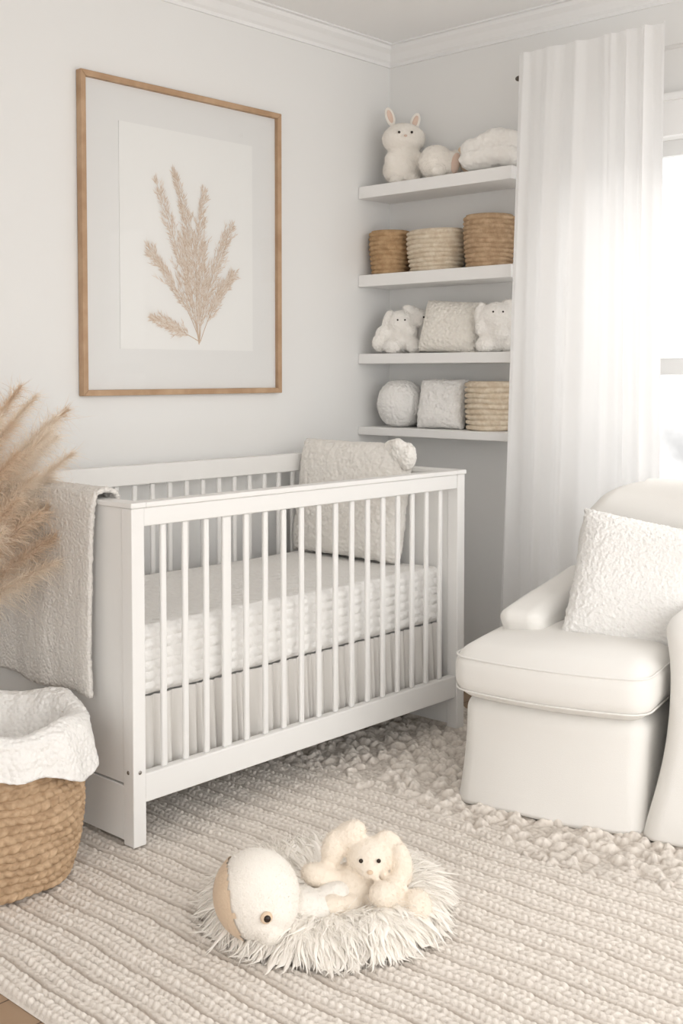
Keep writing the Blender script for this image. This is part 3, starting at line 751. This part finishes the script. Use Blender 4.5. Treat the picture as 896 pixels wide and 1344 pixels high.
blobs('torso',P_,M['ribbed'],parent=pl,vox=.005,sm=5,fz=.002); fuzz(P_,4000,.007,M['ribbed'],pl)
tb=empty('plush_bunny',(-1.905,-1.562,.024),(0,0,VR),label='cream floppy-eared plush bunny reclining on the fur mat',cat='plush toy')
P_=[((-.035,.03,.055),(.062,.06,.055)),((.0,.02,.128),(.052,.048,.046)),((.0,-.020,.116),(.026,.020,.020)),
  ((-.045,.035,.178),(.040,.028,.028),(0,-25,0)),((-.082,.030,.145),(.028,.024,.046),(0,15,0)),((.046,.028,.162),(.034,.020,.022),(0,30,0)),((.074,.010,.115),(.024,.022,.052),(0,-8,0)),
  ((-.105,.01,.085),(.055,.03,.03),(0,20,0)),((.050,-.01,.075),(.036,.03,.026),(0,-20,0)),((.03,-.048,.072),(.034,.030,.030)),
  ((-.06,-.035,.035),(.05,.04,.034),(0,0,30)),((-.085,-.06,.040),(.038,.034,.038)),((.045,-.02,.035),(.065,.036,.032),(0,0,-12)),((.105,-.035,.040),(.034,.036,.038))]
blobs('body',P_,M['plush'],parent=tb,vox=.005,sm=4,fz=.002); fuzz(P_,12000,.008,M['plush'],tb,filt=lambda p: not(p.y<-.0 and p.z>.11 and abs(p.x)<.03))
bead(tb,(-.020,-.028,.140),.005); bead(tb,(.020,-.028,.140),.005); mk('nose',ell((0,-.042,.120),(.007,.005,.005)),M['tan'],parent=tb)

# ------------------------------------------------------------ lights, world, camera
w=bpy.data.worlds.new('world'); S.world=w; w.use_nodes=True; N=w.node_tree.nodes; L=w.node_tree.links; bg=N['Background']
bg.inputs[0].default_value=(1,.99,.975,1)
tc=N.new('ShaderNodeTexCoord'); sx=N.new('ShaderNodeSeparateXYZ'); mr=N.new('ShaderNodeMapRange')
L.new(tc.outputs['Generated'],sx.inputs[0]); L.new(sx.outputs['X'],mr.inputs[0])
mr.inputs[1].default_value=.05; mr.inputs[2].default_value=.45; mr.inputs[3].default_value=2.9; mr.inputs[4].default_value=1.5
nz=N.new('ShaderNodeTexNoise'); nz.inputs['Scale'].default_value=14; nz.inputs['Detail'].default_value=4; L.new(tc.outputs['Generated'],nz.inputs['Vector'])
mz=N.new('ShaderNodeMapRange'); mz.inputs[1].default_value=-.02; mz.inputs[2].default_value=.06; mz.inputs[3].default_value=1; mz.inputs[4].default_value=0; L.new(sx.outputs['Z'],mz.inputs[0])
mn=N.new('ShaderNodeMapRange'); mn.inputs[1].default_value=.40; mn.inputs[2].default_value=.62; mn.inputs[3].default_value=0; mn.inputs[4].default_value=.45; L.new(nz.outputs['Fac'],mn.inputs[0])
m1=N.new('ShaderNodeMath'); m1.operation='MULTIPLY'; L.new(mz.outputs[0],m1.inputs[0]); L.new(mn.outputs[0],m1.inputs[1])
m2=N.new('ShaderNodeMath'); m2.operation='SUBTRACT'; m2.inputs[0].default_value=1; L.new(m1.outputs[0],m2.inputs[1])
m3_=N.new('ShaderNodeMath'); m3_.operation='MULTIPLY'; L.new(mr.outputs[0],m3_.inputs[0]); L.new(m2.outputs[0],m3_.inputs[1])
L.new(m3_.outputs[0],bg.inputs[1])
l=bpy.data.lights.new('window_daylight','AREA'); l.shape='RECTANGLE'; l.size=1.1; l.size_y=1.1; l.energy=28; l.color=(1,.985,.965)
lo=bpy.data.objects.new('window_daylight',l); COL.objects.link(lo); lo.location=(.9,-1.7,2.7); lo.rotation_euler=(0,rad(48),0)
cd=bpy.data.cameras.new('camera'); cam=bpy.data.objects.new('camera',cd); COL.objects.link(cam); S.camera=cam
cam.location=(-3.85,-3.27,1.26); cd.sensor_fit='VERTICAL'; cd.sensor_height=36; cd.lens=1520/1344*36
cam.rotation_euler=(rad(87.5),0,rad(42.7-90)); cd.shift_y=-(182-1520*math.tan(rad(2.5)))/1344
S.view_settings.view_transform='Standard'; S.view_settings.look='None'
